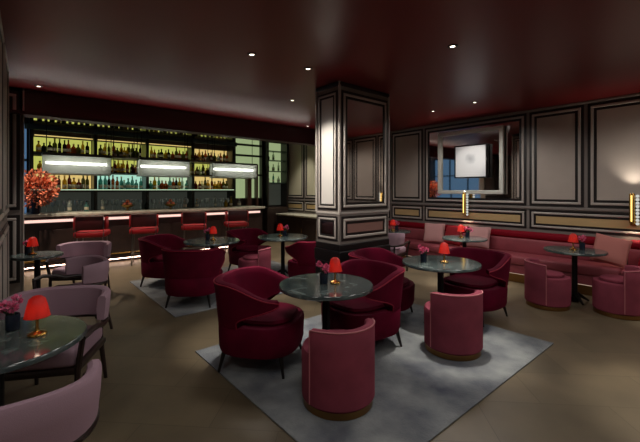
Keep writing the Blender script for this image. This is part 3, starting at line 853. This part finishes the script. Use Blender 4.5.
def lamp(loc, label, s=1.0):
    t = thing('table_lamp', label, 'lamp', loc, 0, 'red shaded table lamps')
    MB().lathe([(0, 0), (.045, 0), (.048, .006), (.044, .014), (.014, .024), (.008, .04), (.008, .115), (0, .115)], seg=24).build('base', BRASS, t)
    MB().lathe([(.064, .105), (.062, .105), (.05, .165), (.04, .205), (.022, .222), (0, .226), (0, .224), (.021, .219), (.038, .203), (.0475, .165), (.0605, .107), (.064, .105)], seg=28).build('lamp_shade', SHADE, t)
    MB().sphere((0, 0, .165), .018, seg=12).build('bulb', BULB, t)
    light('glow', 'POINT', (0, 0, .135), .11, (1, .75, .55), t, shadow_soft_size=.015)
    t.scale = (s, s, s)
    return t
def posy(loc, label):
    t = thing('flower_vase', label, 'flowers', loc, 0, 'pink flower vases on the tables')
    MB().lathe([(0, 0), (.03, 0), (.035, .006), (.036, .085), (.033, .095), (.028, .09), (.028, .012), (0, .012)], seg=20).build('vase', VASE, t)
    m = MB(); b = MB()
    for k, (x, y, z) in enumerate(((-.035, .0, .15), (.02, .03, .17), (.0, -.03, .14), (-.055, .035, .13))):
        m.tube([(0, 0, .02), (x * .3, y * .3, .08), (x, y, z)], .003, 5)
        for q in range(34):
            d = Vector((random.gauss(0, 1), random.gauss(0, 1), random.gauss(0, 1))).normalized()
            b.leaf(Vector((x, y, z)) + d * .010, d + Vector((0, 0, .25)), .026, .013)
    for q in range(10): m.leaf((0, 0, .09), (random.uniform(-1, 1), random.uniform(-1, 1), .7), .07, .012)
    m.build('stems', GREENL, t); b.build('blossoms', PINKF, t, smooth=False)
    return t
tables = [
    (-.07, 2.67, 0, .42, 'round dark marble table in the near left corner', 'near left corner', (-.03, -.0), (.085, .10), 1.15),
    (.24, 5.93, 0, .28, 'small round dark marble table at the far left by the panelled wall', 'far left small', None, (-.06, .02), 1.0),
    (*TE, RG, .41, 'nearest round dark marble table in the centre of the room', 'nearest centre', None, None, 1.0),
    (*TF, RG, .43, 'second round dark marble table, in front of the pillar right side', 'second centre', None, None, 1.0),
    (*TC, RG, .44, 'round marble table before the bar stools, left of the far pair', 'far left centre', None, None, 1.0),
    (*TD, RG, .44, 'round marble table left of the pillar, right of the far pair', 'far right centre', None, None, 1.0),
    (5.95, 4.72, 0, .36, 'round marble table at the banquette just past the pillar', 'far wall', None, None, 1.0),
    (6.0, 3.2, 0, .37, 'round marble table at the banquette under the framed mirror', 'mirror wall', None, None, 1.0),
    (5.97, 1.57, 0, .37, 'round dark marble table at the banquette by the right edge', 'right wall', None, None, 1.0),
]
t0 = {}; l0 = v0 = None
F2 = Vector((.7636, -.6457)); F1 = Vector((.6457, .7636))
offs = {'near left corner': ((.158, .085), (-.045, .16)), 'far left small': ((-.06, .0), (-.14, .02)), 'nearest centre': ((.08, .02), (-.02, .0)),
        'second centre': ((.03, -.03), (-.20, -.02)), 'far left centre': ((.01, .04), (-.09, .06)), 'far right centre': ((-.05, .03), (.03, .05)),
        'far wall': ((.0, .0), (.09, .05)), 'mirror wall': ((-.05, .03), (.06, .02)), 'right wall': ((-.02, .0), (.12, .02))}
for x, y, z, r, lb, nm, _, __, sc in tables:
    key = round(r, 2)
    if key in t0: T_ = dup(t0[key], (x, y, z), 0, lb)
    else: T_ = t0[key] = table((x, y, z), r, lb)
    (a, b), (c_, d_) = offs[nm]
    pl = Vector((x, y)) + F2 * a + F1 * b; pv = Vector((x, y)) + F2 * c_ + F1 * d_
    zt = z + .7205
    ll = f'brass table lamp with red shade on the {nm} table'
    if l0 is None: l0 = lamp((pl.x, pl.y, zt), ll, 1.0)
    else: dup(l0, (pl.x, pl.y, zt), 0, ll)
    vl = f'small dark vase of pink flowers on the {nm} table'
    if v0 is None: v0 = posy((pv.x, pv.y, zt), vl)
    else: dup(v0, (pv.x, pv.y, zt), random.uniform(0, 6), vl)

# ------------------------------------------------------------------ ceiling downlights
DLP = [(1.92, 3.38, 'in the middle of the ceiling, nearest of the left group', 1), (2.65, 3.35, 'above the left side of the pillar', 1.0), (3.39, 4.69, 'faint, between pillar and bar', 1),
       (.27, 6.3, 'at the far left beside the bar bulkhead', .5), (5.02, 6.36, 'beside the bar bulkhead, just left of the pillar', 1.3), (5.8, 3.69, 'before the framed mirror, left of its pair', 1.0),
       (5.73, 2.88, 'before the framed mirror, right of its pair', 1.2), (3.33, 1.9, 'faint, high on the right side of the ceiling', 1.0)]
HID = [(1.0, .9), (6.0, .3), (3.6, .2), (3.4, -1.2), (1.2, -1.2), (5.7, -1.2), (-.7, 1.2)]
def downlight(loc, label, pw):
    t = thing('downlight', label, 'ceiling light', (loc[0], loc[1], HC), 0, 'ceiling downlights')
    MB().lathe([(.03, -.001), (.05, -.001), (.05, -.006), (.032, -.012), (.03, -.001)], seg=20).build('trim_ring', DARKL, t)
    MB().lathe([(0, -.006), (.024, -.006), (.024, -.001), (0, -.001)], seg=16).build('lens', LENS, t)
    return t
def dl_light(t, pw, added_fill=True):
    light('spot', 'SPOT', (0, 0, -.03), 210 * pw, (1, .93, .84), t, spot_size=R(34), spot_blend=.7, shadow_soft_size=.04)
    if added_fill: light('added_fill', 'SPOT', (0, 0, -.03), 52 * pw, (1, .95, .90), t, spot_size=R(165), spot_blend=.5, shadow_soft_size=.3)  # wide soft lamp added at the fixture as ambient fill
d0 = None
for x, y, lb, pw in DLP:
    d = downlight((x, y), 'small ceiling downlight ' + lb, pw) if d0 is None else dup(d0, (x, y, HC), 0, 'small ceiling downlight ' + lb)
    if d0 is None: d0 = d
for i, (x, y) in enumerate(HID):
    dup(d0, (x, y, HC), 0, 'small ceiling downlight out of view behind the photographer')
allw = [p[3] for p in DLP] + [.95] * len(HID)
dls = sorted([o for o in bpy.data.objects if o.name.startswith('downlight')], key=lambda o: o.name)
for i, (o, pw) in enumerate(zip(dls, allw)): dl_light(o, pw, i not in (1, 3, 4))

for k, (x, y) in enumerate(((.3, 7.75), (1.7, 7.75), (2.7, 7.75), (3.7, 7.75), (4.8, 7.75))):  # unseen row added to light the flowers, stools and bar floor
    d = dup(d0, (x, y, HB), 0, f'added ceiling downlight over the bar, {NUM[k]} from the flower end, hidden by the bulkhead')
    for c_ in kids(d):
        if c_.type == 'LIGHT': bpy.data.objects.remove(c_)
    light('spot', 'SPOT', (0, 0, -.03), 300 if k == 0 else 150, (1, .84, .68), d, spot_size=R(96 if k == 0 else 62), spot_blend=.8, shadow_soft_size=.04)
for y in (7.6, 8.9):
    d = dup(d0, (6.35, y, HB), 0, f'small ceiling downlight over the low dark cabinet, {"nearer the pillar" if y < 8 else "nearer the back wall"}')
    for c_ in kids(d):
        if c_.type == 'LIGHT': bpy.data.objects.remove(c_)
    light('spot', 'SPOT', (0, 0, -.03), 120, (1, .9, .76), d, spot_size=R(85), spot_blend=.9, shadow_soft_size=.04)
def aim(t, target, power, size):
    l = light('accent', 'SPOT', (0, 0, -.035), power, (1, .92, .82), t, spot_size=R(size), spot_blend=.7, shadow_soft_size=.03)
    v = Vector(target) - (t.location + Vector((0, 0, -.035)))
    l.rotation_euler = v.to_track_quat('-Z', 'Y').to_euler()
aim(dls[0], (3.27, 3.70, 1.8), 230, 44)
aim(dls[6], (6.92, 3.55, 2.1), 50, 28)

# ------------------------------------------------------------------ world and colour management
w = bpy.data.worlds.new('world'); SC.world = w; w.use_nodes = True
w.node_tree.nodes['Background'].inputs['Color'].default_value = (.02, .022, .03, 1)
vs = SC.view_settings
SC.display_settings.display_device = 'sRGB'
vs.view_transform = 'Standard'; vs.look = 'None'; vs.exposure = 0.0; vs.gamma = 1.0; vs.use_curve_mapping = False
cy = SC.cycles
cy.use_denoising = True
cy.max_bounces = 10; cy.transparent_max_bounces = 24; cy.sample_clamp_indirect = 3.0; cy.caustics_reflective = False; cy.caustics_refractive = False
